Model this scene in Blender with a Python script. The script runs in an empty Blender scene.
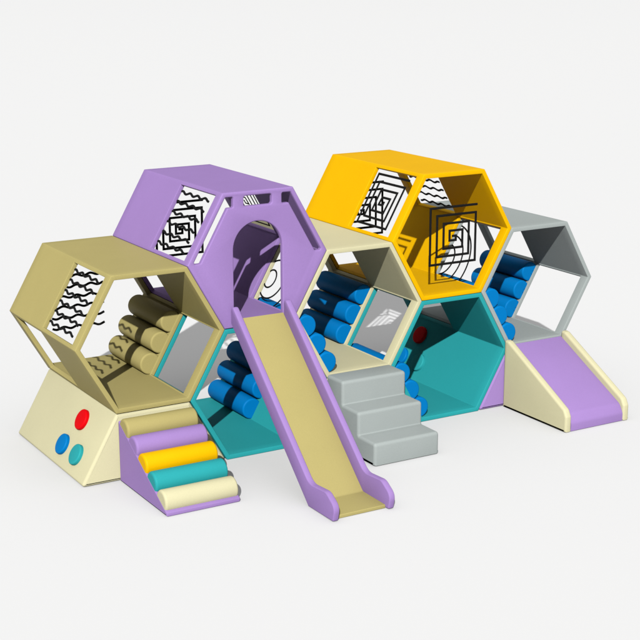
import bpy, bmesh, math
from mathutils import Vector, Matrix
from mathutils.geometry import tessellate_polygon

# ---------------------------------------------------------------- basics
S = 0.5                       # one hexagon side is half a metre
h = math.sqrt(3) / 2
D = 2.3646                    # tunnel depth in hexagon sides
T = 0.06                      # wall thickness in hexagon sides
GAP = 0.004
PI = math.pi
scene = bpy.context.scene
col = scene.collection


def lin(c):
    c /= 255.0
    return c / 12.92 if c <= 0.04045 else ((c + 0.055) / 1.055) ** 2.4


def vinyl(name, rgb, rough=0.5, grain=1.0):
    """soft matt vinyl: fine leather grain in the bump, barely uneven colour"""
    m = bpy.data.materials.new(name)
    m.use_nodes = True
    nt = m.node_tree
    b = nt.nodes['Principled BSDF']
    b.inputs['Roughness'].default_value = rough
    b.inputs['Specular IOR Level'].default_value = 0.03
    tc = nt.nodes.new('ShaderNodeTexCoord')
    n1 = nt.nodes.new('ShaderNodeTexNoise')
    n1.inputs['Scale'].default_value = 3.0
    n1.inputs['Detail'].default_value = 6.0
    n2 = nt.nodes.new('ShaderNodeTexNoise')
    n2.inputs['Scale'].default_value = 160.0
    n2.inputs['Detail'].default_value = 3.0
    nt.links.new(tc.outputs['Object'], n1.inputs['Vector'])
    nt.links.new(tc.outputs['Object'], n2.inputs['Vector'])
    add = nt.nodes.new('ShaderNodeMath')
    add.operation = 'ADD'
    nt.links.new(n1.outputs['Fac'], add.inputs[0])
    nt.links.new(n2.outputs['Fac'], add.inputs[1])
    mr = nt.nodes.new('ShaderNodeMapRange')
    mr.inputs['From Min'].default_value = 0.6
    mr.inputs['From Max'].default_value = 1.4
    mr.inputs['To Min'].default_value = 0.955
    mr.inputs['To Max'].default_value = 1.045
    nt.links.new(add.outputs[0], mr.inputs['Value'])
    mul = nt.nodes.new('ShaderNodeVectorMath')
    mul.operation = 'SCALE'
    mul.inputs[0].default_value = rgb
    nt.links.new(mr.outputs['Result'], mul.inputs['Scale'])
    nt.links.new(mul.outputs['Vector'], b.inputs['Base Color'])
    bp = nt.nodes.new('ShaderNodeBump')
    bp.inputs['Strength'].default_value = 0.12 * grain
    bp.inputs['Distance'].default_value = 0.004
    nt.links.new(n2.outputs['Fac'], bp.inputs['Height'])
    nt.links.new(bp.outputs['Normal'], b.inputs['Normal'])
    return m


def disp(r, g, b, k=2.85):
    return (lin(r) / k, lin(g) / k, lin(b) / k)


KHAKI = vinyl('khaki vinyl', disp(188, 175, 113))
PURPLE = vinyl('purple vinyl', disp(169, 137, 201))
YELLOW = vinyl('yellow vinyl', disp(252, 193, 2))
CREAM = vinyl('cream vinyl', disp(222, 216, 176))
TEAL = vinyl('teal vinyl', disp(48, 170, 174))
BLUE = vinyl('blue vinyl', disp(0, 126, 200))
GREY = vinyl('grey vinyl', disp(172, 180, 178))
RED = vinyl('red vinyl', disp(236, 8, 18))
BLACK = vinyl('black plastic', (0.004, 0.004, 0.004), 0.6, 0.2)


def finish(name, bm, mat, parent=None, sharp=26):
    """scale lattice units to metres and link the bmesh as ONE mesh object"""
    bmesh.ops.remove_doubles(bm, verts=bm.verts, dist=1e-5)
    bmesh.ops.recalc_face_normals(bm, faces=bm.faces)
    for v in bm.verts:
        v.co *= S
    me = bpy.data.meshes.new(name)
    bm.to_mesh(me)
    bm.free()
    me.materials.append(mat)
    for p in me.polygons:
        p.use_smooth = True
    me.set_sharp_from_angle(angle=math.radians(sharp))
    o = bpy.data.objects.new(name, me)
    col.objects.link(o)
    if parent is not None:
        # meshes are modelled in world space: carry them to the parent's base
        me.transform(Matrix.Translation(-world_loc(parent)))
        o.parent = parent
    return o


def world_loc(o):
    v = Vector(o.location)
    while o.parent is not None:
        o = o.parent
        v += Vector(o.location)
    return v


def thing(name, label, cat, loc, group=None):
    o = bpy.data.objects.new(name, None)
    o.empty_display_size = 0.1
    col.objects.link(o)
    o.location = Vector(loc) * S
    o['label'] = label
    o['category'] = cat
    if group:
        o['group'] = group
    return o


# ---------------------------------------------------------------- shape tools
def area(p):
    return 0.5 * sum(p[i][0] * p[(i + 1) % len(p)][1] - p[(i + 1) % len(p)][0] * p[i][1] for i in range(len(p)))


def fillet(pts, r, n=6):
    """round polygon corners; r is one radius or one per corner"""
    out = []
    N = len(pts)
    rs = r if isinstance(r, (list, tuple)) else [r] * N
    for i in range(N):
        a, b, c = Vector(pts[i - 1]), Vector(pts[i]), Vector(pts[(i + 1) % N])
        if rs[i] <= 0:
            out.append(tuple(b))
            continue
        u, w = (a - b), (c - b)
        lu, lw = u.length, w.length
        u.normalize(); w.normalize()
        ang = u.angle(w)
        if ang > PI - 0.02:
            out.append(tuple(b))
            continue
        d = min(rs[i] / math.tan(ang / 2), 0.48 * lu, 0.48 * lw)
        rr = d * math.tan(ang / 2)
        ctr = b + (u + w).normalized() * (rr / math.sin(ang / 2))
        p0, p1 = b + u * d - ctr, b + w * d - ctr
        a0 = math.atan2(p0.y, p0.x)
        da = math.atan2(p1.y, p1.x) - a0
        while da > PI: da -= 2 * PI
        while da < -PI: da += 2 * PI
        for k in range(n + 1):
            t = a0 + da * k / n
            out.append((ctr.x + rr * math.cos(t), ctr.y + rr * math.sin(t)))
    return out


def offset(loop, d):
    """move a loop into the material (left of its direction) by d"""
    out = []
    N = len(loop)
    for i in range(N):
        a, b, c = Vector(loop[i - 1]), Vector(loop[i]), Vector(loop[(i + 1) % N])
        e1, e2 = (b - a).normalized(), (c - b).normalized()
        n1, n2 = Vector((-e1.y, e1.x)), Vector((-e2.y, e2.x))
        m = n1 + n2
        m.normalize()
        k = max(m.dot(n1), 0.35)
        out.append(b + m * (d / k))
    return out


def prism(bm, outer, w0, w1, mp, bev=0.014, holes=(), bev0=True, bev1=True, seg=3):
    """extrude a 2D outline (with holes) from w0 to w1 with rounded rims; mp(a, b, w) -> 3D"""
    loops = [outer if area(outer) > 0 else outer[::-1]]
    loops += [q if area(q) < 0 else q[::-1] for q in holes]
    sgn = 1 if w1 > w0 else -1
    levels = []
    if bev0:
        for k in range(seg + 1):
            t = PI / 2 * k / seg
            levels.append((bev * (1 - math.sin(t)), w0 + sgn * bev * (1 - math.cos(t))))
    else:
        levels.append((0, w0))
    if bev1:
        for k in range(seg + 1):
            t = PI / 2 * (1 - k / seg)
            levels.append((bev * (1 - math.sin(t)), w1 - sgn * bev * (1 - math.cos(t))))
    else:
        levels.append((0, w1))
    rings = []
    for ins, w in levels:
        lv = []
        for lp in loops:
            q = offset(lp, ins) if ins > 1e-9 else [Vector(p) for p in lp]
            lv.append([bm.verts.new(mp(p[0], p[1], w)) for p in q])
        rings.append((lv, [[Vector((p[0], p[1], 0)) for p in (offset(lp, ins) if ins > 1e-9 else lp)] for lp in loops]))
    for a, b in zip(rings, rings[1:]):
        for la, lb in zip(a[0], b[0]):
            n = len(la)
            for i in range(n):
                try:
                    bm.faces.new((la[i], la[(i + 1) % n], lb[(i + 1) % n], lb[i]))
                except ValueError:
                    pass
    for lv, flat in (rings[0], rings[-1]):
        vs = [v for lp in lv for v in lp]
        for tri in tessellate_polygon(flat):
            try:
                bm.faces.new([vs[i] for i in tri])
            except ValueError:
                pass


def along_x(y, z, w): return Vector((w, y, z))
def along_y(x, z, w): return Vector((x, w, z))


def lathe(bm, base, axis, side, up, prof, n=48, floor=None):
    """turn a (distance along axis, radius) profile"""
    rings = []
    for d, r in prof:
        if r < 1e-6:
            rings.append([bm.verts.new(base + axis * d)])
            continue
        ring = []
        for k in range(n):
            a = 2 * PI * k / n
            p = base + axis * d + side * (r * math.cos(a)) + up * (r * math.sin(a))
            if floor is not None and p.z < floor:
                p.z = floor
            ring.append(bm.verts.new(p))
        rings.append(ring)
    for a, b in zip(rings, rings[1:]):
        for k in range(n):
            k2 = (k + 1) % n
            if len(a) == 1:
                bm.faces.new((a[0], b[k], b[k2]))
            elif len(b) == 1:
                bm.faces.new((a[k], b[0], a[k2]))
            else:
                bm.faces.new((a[k], b[k], b[k2], a[k2]))


def drum(l, r, b, seg=4):
    """profile of a padded cylinder with soft end rims"""
    p = [(0, 0), (0, r - b - 0.012)]
    for k in range(seg + 1):
        t = PI / 2 * k / seg
        p.append((b * (1 - math.cos(t)), r - b + b * math.sin(t)))
    p += [(l - d, q) for d, q in p[::-1]]
    return p


def wire(bm, pts, normal, r=0.014, n=8, flat=0.6):
    """one bent strip through 3D points that all lie in a plane with that normal"""
    N = len(pts)
    rings = []
    for i, p in enumerate(pts):
        tin = (p - pts[i - 1]).normalized() if i else (pts[1] - p).normalized()
        tout = (pts[i + 1] - p).normalized() if i < N - 1 else tin
        s1, s2 = tin.cross(normal), tout.cross(normal)
        m = (s1 + s2).normalized()
        m /= max(m.dot(s1), 0.4)
        if i == 0:
            p = p - tin * r * 0.6
        elif i == N - 1:
            p = p + tout * r * 0.6
        rings.append([bm.verts.new(p + m * (r * math.cos(2 * PI * (k + .5) / n)) + normal * (r * flat * math.sin(2 * PI * (k + .5) / n))) for k in range(n)])
    for a, b in zip(rings, rings[1:]):
        for k in range(n):
            bm.faces.new((a[k], a[(k + 1) % n], b[(k + 1) % n], b[k]))
    bm.faces.new(rings[0])
    bm.faces.new(rings[-1][::-1])


# ---------------------------------------------------------------- hexagon tunnels
CORNER = [Vector((math.cos(k * PI / 3), 0, math.sin(k * PI / 3))) for k in range(6)]
UR, TOP, UL, LL, BOTTOM, LR = range(6)
PANEL_NAME = {UR: 'side_panel', UL: 'side_panel', LL: 'side_panel', LR: 'side_panel', TOP: 'roof_panel', BOTTOM: 'floor_panel'}
FRONT, BACK = (0.15, 1.15), (1.225, 2.2)
YL = [0.0, 0.15, 1.15, 1.225, 2.2, D]


def wall_point(cx, cz, wall, t, y, off):
    """a point on a tunnel wall: t from its upper to its lower end, off inwards from the cell edge"""
    a, b = CORNER[wall], CORNER[(wall + 1) % 6]
    if wall in (UR, LR):
        a, b = b, a
    n = -(a + b).normalized()
    p = a.lerp(b, t) + n * off
    return Vector((cx + p.x, y, cz + p.z))


def wall_normal(wall):
    return -(CORNER[wall] + CORNER[(wall + 1) % 6]).normalized()


def shell(root, cx, cz, mat, windows, y0=0.0, soft_front=True):
    bm = bmesh.new()
    ys = [y0] + YL[1:]
    tl = [0.0, 0.05, 0.95, 1.0]
    ro = 1 - GAP
    ri = ro - T / math.cos(PI / 6)
    cache = {}

    def vert(layer, w, ti, yi):
        if ti == 3:
            w, ti = (w + 1) % 6, 0
        key = (layer, w, ti, yi)
        if key not in cache:
            a, b = CORNER[w], CORNER[(w + 1) % 6]
            n = -(a + b).normalized()
            if ti == 0:
                p = a * (ro if layer == 0 else ri)
            else:
                p = a.lerp(b, tl[ti]) + n * (GAP * h if layer == 0 else GAP * h + T)
            cache[key] = bm.verts.new((cx + p.x, ys[yi], cz + p.z))
        return cache[key]

    ny = len(ys) - 1
    for w in range(6):
        hole = None
        if w in windows:
            hole = (1, YL.index(windows[w][0]))
        for ti in range(3):
            for yi in range(ny):
                c = [(ti, yi), (ti + 1, yi), (ti + 1, yi + 1), (ti, yi + 1)]
                if hole == (ti, yi):
                    for (a, b) in zip(c, c[1:] + c[:1]):
                        bm.faces.new((vert(0, w, *a), vert(0, w, *b), vert(1, w, *b), vert(1, w, *a)))
                    continue
                for layer in (0, 1):
                    bm.faces.new([vert(layer, w, *q) for q in c])
            for yi in (0, ny):
                bm.faces.new((vert(0, w, ti, yi), vert(0, w, ti + 1, yi), vert(1, w, ti + 1, yi), vert(1, w, ti, yi)))
    bmesh.ops.recalc_face_normals(bm, faces=bm.faces)
    edges = []
    for e in bm.edges:
        if len(e.link_faces) == 2 and e.calc_face_angle(0) > math.radians(20):
            if not soft_front and all(abs(v.co.y - y0) < 1e-6 for v in e.verts):
                continue
            edges.append(e)
    bmesh.ops.bevel(bm, geom=edges, offset=0.027, offset_type='OFFSET', segments=3, profile=0.5, affect='EDGES', clamp_overlap=True)
    # split the one smooth shell into its six upholstered panels
    sector = {}
    for f in bm.faces:
        c = f.calc_center_median()
        k = int(math.floor((math.atan2(c.z - cz, c.x - cx) % (2 * PI)) / (PI / 3))) % 6
        sector.setdefault(k, []).append([v.co.copy() for v in f.verts])
    bm.free()
    parts = {}
    for k in (TOP, UL, UR, LL, LR, BOTTOM):
        b2 = bmesh.new()
        for poly in sector[k]:
            b2.faces.new([b2.verts.new(p) for p in poly])
        bmesh.ops.remove_doubles(b2, verts=b2.verts, dist=1e-5)
        parts[k] = finish_open(PANEL_NAME[k], b2, mat, root, (cx, cz))
    return parts


def finish_open(name, bm, mat, root, c):
    for v in bm.verts:
        v.co *= S
    me = bpy.data.meshes.new(name)
    bm.to_mesh(me)
    bm.free()
    me.materials.append(mat)
    for p in me.polygons:
        p.use_smooth = True
    me.set_sharp_from_angle(angle=math.radians(26))
    me.transform(Matrix.Translation(-world_loc(root)))
    o = bpy.data.objects.new(name, me)
    col.objects.link(o)
    o.parent = root
    return o


def roller_on_wall(root, cx, cz, wall, mat, y0, y1, r=0.147):
    proto = None
    first = None
    for t in (0.208, 0.518, 0.828):
        c = wall_point(cx, cz, wall, t, y0, 0.112 if wall == LL else 0.12)
        if proto is None:
            bm = bmesh.new()
            lathe(bm, c, Vector((0, 1, 0)), Vector((1, 0, 0)), Vector((0, 0, 1)), drum(y1 - y0, r, 0.022))
            # the padded roller sits flat in the wall: trim what would poke out behind it
            nn, p0 = wall_normal(wall), wall_point(cx, cz, wall, 0, 0, 0.04)
            for v in bm.verts:
                dd = (v.co - p0).dot(nn)
                if dd < 0:
                    v.co -= nn * dd
            proto = finish('roller', bm, mat, root)
            first = c
        else:
            o = proto.copy()
            col.objects.link(o)
            o.parent = root
            o.location = (c - first) * S


def wave_motif(root, place, normal, a0, a1, rows, cycles=3.6, amp=0.0145, r=0.017, phase=0.0):
    """rows of black wavy strips; place(a, row) -> 3D point"""
    bm = bmesh.new()
    n = 72
    for row in rows:
        pts = []
        for k in range(n + 1):
            u = k / n
            pts.append(place(a0 + (a1 - a0) * u, row - amp * math.sin(2 * PI * cycles * u + phase)))
        wire(bm, pts, normal, r)
    return finish('wave_motif', bm, BLACK, root, 40)


def spiral_motif(root, pts, normal, r=0.0175):
    bm = bmesh.new()
    wire(bm, pts, normal, r)
    return finish('spiral_motif', bm, BLACK, root, 40)


SPIRAL = [(.40, .385), (-.365, .385), (-.365, -.395), (.39, -.395), (.39, .275), (-.255, .275), (-.255, -.29), (.275, -.29),
          (.275, .16), (-.145, .16), (-.145, -.185), (.17, -.185), (.17, .055), (-.045, .055), (-.045, -.08), (.06, -.08), (.06, -.02), (.01, -.02)]
WALL_SPIRAL = [(.124, .23), (.122, .98), (.854, .965), (.852, .246), (.233, .25), (.231, .875), (.748, .868), (.752, .365), (.332, .36),
               (.332, .752), (.648, .752), (.65, .465), (.437, .455), (.437, .65), (.545, .66), (.545, .56), (.50, .56)]
ROWS = (.135, .275, .42, .565, .705, .85)


def wall_rows(root, cx, cz, wall, y0, y1):
    nrm = wall_normal(wall)
    wave_motif(root, lambda a, b: wall_point(cx, cz, wall, b, a, 0.034), nrm, y0, y1, ROWS, phase=0.9)


def wall_arcs(root, cx, cz, wall, arcs, off):
    bm = bmesh.new()
    nrm = wall_normal(wall)
    for ct, cy, r in arcs:
        run = []
        for k in range(181):
            a = 2 * PI * k / 180 - PI * 0.5 + 1e-4
            t, y = ct + r * math.cos(a + PI), cy + r * math.sin(a + PI)
            ok = 0.052 < t < 0.948 and 0.155 < y < 1.148
            if ok:
                run.append(wall_point(cx, cz, wall, t, y, off))
            if (not ok or k == 180) and len(run) > 2:
                wire(bm, run, nrm, 0.0125)
                run = []
            elif not ok:
                run = []
    return finish('arc_motif', bm, BLACK, root, 40)


TUNNELS = 'hexagonal play tunnels'
ALL = {UL: FRONT, LL: BACK, UR: BACK, LR: FRONT}
TOPS = {UL: FRONT, UR: BACK}


def tunnel(label, cx, cz, mat, windows, **kw):
    root = thing('hexagonal_tunnel', label, 'play tunnel', (cx, D / 2, cz - h), TUNNELS)
    shell(root, cx, cz, mat, windows, **kw)
    return root


H2 = 2 * h
# khaki
k = tunnel('khaki hexagonal tunnel with black wave motifs, raised on the cream block with coloured dots', -1.5, H2, KHAKI, ALL)
roller_on_wall(k, -1.5, H2, LR, KHAKI, 1.16, 2.26)
wall_rows(k, -1.5, H2, UL, 1.09, 0.31)
wave_motif(k, lambda a, b: Vector((-1.5 + a, D - 0.03, H2 + b)), Vector((0, 1, 0)), -.41, .32, (.375, .235, .095, -.045, -.185, -.33))

# lower teal tunnel beneath the purple one
t1 = tunnel('teal hexagonal tunnel with blue rollers below the purple tunnel, behind the long slide', 0, h, TEAL, TOPS)
roller_on_wall(t1, 0, h, LR, BLUE, 1.16, 2.26)

# purple with its arched doorway panel
PZ = 3 * h
p = tunnel('purple hexagonal tunnel with an arched doorway at the head of the long slide', 0, PZ, PURPLE, ALL, y0=0.06, soft_front=False)
bm = bmesh.new()
ro = 1 - GAP
outer = [(ro * math.cos(q * PI / 3), PZ + ro * math.sin(q * PI / 3)) for q in range(6)]
arch = []
ax, ar, sp = -0.012, 0.348, 0.125
for q in range(33):
    a = PI * q / 32
    arch.append((ax + ar * math.cos(a), PZ + sp + ar * math.sin(a)))
arch = [(ax + ar, PZ - h + 0.064)] + arch + [(ax - ar, PZ - h + 0.064)]


def slot(pts, r=0.02):
    return fillet([(x, PZ + z) for x, z in pts], r, 4)


left_slot = slot([(-.915, .012), (-.815, .012), (-.435, .67), (-.355, .67), (-.355, .802), (-.46, .802)])
right_slot = slot([(-x, z) for x, z in [(-.915, .012), (-.815, .012), (-.435, .67), (-.335, .67), (-.335, .802), (-.46, .802)]])
top_slot = slot([(-.205, .675), (.19, .675), (.19, .802), (-.205, .802)], 0.03)
prism(bm, outer, 0.0, 0.0595, along_y, 0.022, [arch, left_slot, right_slot, top_slot], bev1=False)
finish('doorway_panel', bm, PURPLE, p)
wall_rows(p, 0, PZ, UL, 1.09, 0.31)
spiral_motif(p, [Vector((x * .93, D + 0.01, PZ + z * .95)) for x, z in SPIRAL], Vector((0, 1, 0)))
spiral_motif(p, [wall_point(0, PZ, UR, t, 2.33 - y, 0.034) for t, y in WALL_SPIRAL], wall_normal(UR), 0.011)
wall_arcs(p, 0, PZ, LR, ((.612, 1.064, .128), (.606, .995, .278), (.605, .99, .455)), -0.05)

# cream
c = tunnel('cream hexagonal tunnel with blue rollers at the top of the grey steps', 1.5, H2, CREAM, ALL)
roller_on_wall(c, 1.5, H2, LL, BLUE, 0.03, 1.28)
roller_on_wall(c, 1.5, H2, LR, BLUE, 1.16, 2.26)

# teal tunnel beneath the yellow one
t2 = tunnel('teal hexagonal tunnel on the floor with round buttons inside, below the yellow tunnel', 3, h, TEAL, TOPS)
roller_on_wall(t2, 3, h, LL, BLUE, 0.03, 1.28)


def button(root, base, normal, mat, label):
    bm = bmesh.new()
    side = Vector((0, 1, 0))
    up = normal.cross(side)
    prof = [(0, 0), (-0.01, .136), (.03, .136)]
    for q in range(5):
        a = PI / 2 * q / 4
        prof.append((.03 + .018 * math.sin(a), .118 + .018 * math.cos(a)))
    prof.append((.048, 0))
    prof[0] = (-0.01, 0)
    lathe(bm, base, normal, side, up, prof, 44)
    o = finish('button', bm, mat, root)
    o['label'] = label
    return o


for t, y, m, lb in ((.295, 1.89, RED, 'red round button'), (.695, 1.64, TEAL, 'teal round button'), (.70, 2.09, BLUE, 'blue round button')):
    button(t2, wall_point(3, h, LR, t, y, T + GAP), wall_normal(LR), m, lb)

# yellow
y = tunnel('yellow hexagonal tunnel hung with black square spirals, topmost on the right', 3, PZ, YELLOW, ALL)
spiral_motif(y, [wall_point(3, PZ, UL, t, yy + .075, 0.034) for t, yy in WALL_SPIRAL], wall_normal(UL))
spiral_motif(y, [Vector((3 + a, 0.03, PZ + b)) for a, b in SPIRAL], Vector((0, 1, 0)))
spiral_motif(y, [Vector((3 + a, D + 0.015, PZ + b)) for a, b in SPIRAL], Vector((0, 1, 0)))
wall_rows(y, 3, PZ, UR, 1.32, 2.08)
wall_arcs(y, 3, PZ, LR, ((.696, 1.214, .245), (.715, 1.202, .408), (.761, 1.24, .624)), -0.05)

# grey
g = tunnel('pale grey hexagonal tunnel with blue rollers above the cream and purple wedge slide', 4.5, H2, GREY, ALL)
roller_on_wall(g, 4.5, H2, LL, BLUE, 0.03, 1.28)
roller_on_wall(g, 4.5, H2, LR, BLUE, 1.16, 2.26)


# ---------------------------------------------------------------- blocks that carry the raised tunnels
def block(label, cx, mat):
    root = thing('support_block', label, 'foam block', (cx, D / 2, 0), 'foam blocks under the raised tunnels')
    bm = bmesh.new()
    e = 0.006
    pts = [(cx - 1 + e * 1.7, 0.003), (cx + 1 - e * 1.7, 0.003), (cx + .5 - e * .6, h - e), (cx - .5 + e * .6, h - e)]
    prism(bm, fillet(pts, 0.03, 5), 0.0, D, along_y, 0.038, seg=4)
    finish('body', bm, mat, root)
    return root


b1 = block('cream sloped foam block with red, blue and teal dots under the khaki tunnel', -1.5, CREAM)
nrm = Vector((-h, 0, .5))
for t, yy, m, lb in ((.702, .75, RED, 'red round button'), (.30, .95, BLUE, 'blue round button'), (.30, .48, TEAL, 'teal round button')):
    button(b1, Vector((-2.5 + .5 * t, yy, h * t)) - nrm * 0.006, nrm, m, lb)
block('cream foam block under the cream tunnel, hidden behind the grey steps', 1.5, CREAM)
block('purple foam block under the grey tunnel, beside the wedge slide', 4.5, PURPLE)

# ---------------------------------------------------------------- roller ramp
rp = thing('roller_ramp', 'purple wedge ramp with five coloured half rollers in front of the khaki tunnel', 'climbing ramp', (-1.505, -0.7, 0))
bm = bmesh.new()
prism(bm, fillet([(-.006, .003), (-.006, .79), (-1.375, .048), (-1.375, .003)], [.01, .012, .012, .01], 3), -1.985, -1.025, along_x, 0.02)
finish('wedge', bm, PURPLE, rp)
for q, (m, lb) in enumerate(((KHAKI, 'khaki roller'), (PURPLE, 'purple roller'), (YELLOW, 'yellow roller'), (TEAL, 'teal roller'), (CREAM, 'cream roller'))):
    bm = bmesh.new()
    base = Vector((-1.982, -.163 - .2625 * q, .704 - .1424 * q))
    lathe(bm, base, Vector((1, 0, 0)), Vector((0, 1, 0)), Vector((0, 0, 1)), drum(.95, .141, .03), floor=0.006)
    o = finish('roller', bm, m, rp)
    o['label'] = lb

# ---------------------------------------------------------------- long slide
sl = thing('slide', 'long purple slide with a khaki bed running down from the arched doorway', 'slide', (0, -1.2, 0))
rail = [(-.004, 1.80), (-.004, 2.085), (-1.95, .295), (-2.33, .318), (-2.535, .19), (-2.49, .003), (-1.925, .003)]
rail = fillet(rail, [.0, .05, .22, .14, .12, .03, .02], 7)
for x0, x1 in ((-.42, -.338), (.338, .42)):
    bm = bmesh.new()
    prism(bm, rail, x0, x1, along_x, 0.022)
    finish('side_rail', bm, PURPLE, sl)
bm = bmesh.new()
prism(bm, fillet([(-.004, 1.795), (-.004, 1.85), (-1.94, .052), (-2.43, .046), (-2.43, .003), (-1.93, .003)], [0, 0, .05, .012, .005, 0], 5), -.337, .337, along_x, 0.002)
finish('slide_bed', bm, KHAKI, sl)

# ---------------------------------------------------------------- grey steps
st = thing('steps', 'block of three pale grey soft steps leading up to the cream tunnel', 'steps', (1.475, -0.6, 0))
bm = bmesh.new()
prof = [(-.006, .004), (-.006, .925), (-.41, .925), (-.41, .61), (-.80, .61), (-.80, .305), (-1.195, .305), (-1.195, .004)]
prism(bm, fillet(prof, [.01, .04, .045, .02, .045, .02, .045, .015], 5), .98, 1.975, along_x, 0.04, seg=4)
finish('body', bm, GREY, st)

# ---------------------------------------------------------------- wedge slide
ws = thing('wedge_slide', 'short wedge slide with cream sides and purple bed in front of the grey tunnel', 'slide', (4.49, -0.7, 0))
side = fillet([(-.006, .003), (-.006, .995), (-.09, .985), (-1.345, .315), (-1.395, .22), (-1.395, .003)], [.01, .03, .05, .1, .05, .012], 5)
for x0, x1 in ((3.925, 4.03), (4.955, 5.06)):
    bm = bmesh.new()
    prism(bm, side, x0, x1, along_x, 0.032, seg=4)
    finish('side_rail', bm, CREAM, ws)
bm = bmesh.new()
prism(bm, fillet([(-.006, .003), (-.006, .915), (-1.315, .235), (-1.385, .12), (-1.385, .003)], [0, .01, .12, .1, .01], 6), 4.031, 4.954, along_x, 0.002)
finish('slide_bed', bm, PURPLE, ws)

# ---------------------------------------------------------------- studio floor
bm = bmesh.new()
R0 = 900.0
ring = [bm.verts.new((R0 * math.cos(2 * PI * q / 64), R0 * math.sin(2 * PI * q / 64), 0)) for q in range(64)]
bm.faces.new(ring)
fm = bpy.data.materials.new('white studio floor')
fm.use_nodes = True
fb = fm.node_tree.nodes['Principled BSDF']
fb.inputs['Base Color'].default_value = (0.325, 0.325, 0.326, 1)
fb.inputs['Roughness'].default_value = 0.9
fb.inputs['Specular IOR Level'].default_value = 0.0
fl = finish('floor', bm, fm)
fl['kind'] = 'structure'
fl['label'] = 'plain white studio floor under the play set'

# ---------------------------------------------------------------- light
KEY, AMB, TOPLIGHT = 3.3, 0.12, 2.2
L = Vector((.955, 1.37, -1.0)).normalized()
dist = 8000.0
ld = bpy.data.lights.new('key_lamp', 'SPOT')
ld.energy = KEY * 4 * PI * PI * dist * dist
ld.color = (1.0, 0.995, 0.985)
ld.spot_size = math.radians(20)
ld.spot_blend = 0.1
ld.shadow_soft_size = dist * 0.005
lo = bpy.data.objects.new('key_lamp', ld)
col.objects.link(lo)
lo.location = Vector((0.75, 0.6, 0.8)) - L * dist
lo.rotation_euler = L.to_track_quat('-Z', 'Y').to_euler()

w = bpy.data.worlds.new('World')
scene.world = w
w.use_nodes = True
nt = w.node_tree
bg = nt.nodes['Background']
# world light added to brighten top faces: strongest overhead, fading towards the horizon
tc = nt.nodes.new('ShaderNodeTexCoord')
sx = nt.nodes.new('ShaderNodeSeparateXYZ')
nt.links.new(tc.outputs['Generated'], sx.inputs[0])
pw = nt.nodes.new('ShaderNodeMath'); pw.operation = 'POWER'
mx = nt.nodes.new('ShaderNodeMath'); mx.operation = 'MAXIMUM'; mx.inputs[1].default_value = 0.0
nt.links.new(sx.outputs['Z'], mx.inputs[0])
nt.links.new(mx.outputs[0], pw.inputs[0]); pw.inputs[1].default_value = 2.5
ml = nt.nodes.new('ShaderNodeMath'); ml.operation = 'MULTIPLY_ADD'
ml.inputs[1].default_value = TOPLIGHT
ml.inputs[2].default_value = AMB
nt.links.new(pw.outputs[0], ml.inputs[0])
nt.links.new(ml.outputs[0], bg.inputs['Strength'])
bg.inputs['Color'].default_value = (1.0, 1.0, 1.0, 1)

# ---------------------------------------------------------------- camera
az, el, roll = 0.5341, 0.249, -0.001
d = Vector((-math.sin(az) * math.cos(el), -math.cos(az) * math.cos(el), math.sin(el)))
right = (-d).cross(Vector((0, 0, 1))).normalized()
up = right.cross(-d)
cs, sn = math.cos(roll), math.sin(roll)
right, up = right * cs + up * sn, up * cs - right * sn
cd = bpy.data.cameras.new('Camera')
cam = bpy.data.objects.new('Camera', cd)
col.objects.link(cam)
pos = (Vector((1.3005, 0.7, 1.4708)) + d * 19.6268) * S
cam.matrix_world = Matrix(((right.x, up.x, d.x, pos.x), (right.y, up.y, d.y, pos.y), (right.z, up.z, d.z, pos.z), (0, 0, 0, 1)))
cd.sensor_width = 36
cd.lens = 1440.2767 / 640 * 36
cd.clip_start = 0.1
cd.clip_end = 4000
scene.camera = cam

scene.render.engine = 'CYCLES'
scene.cycles.max_bounces = 8
scene.cycles.diffuse_bounces = 2
vs = scene.view_settings
vs.view_transform = 'Standard'
vs.look = 'None'
vs.exposure = 0
vs.gamma = 1
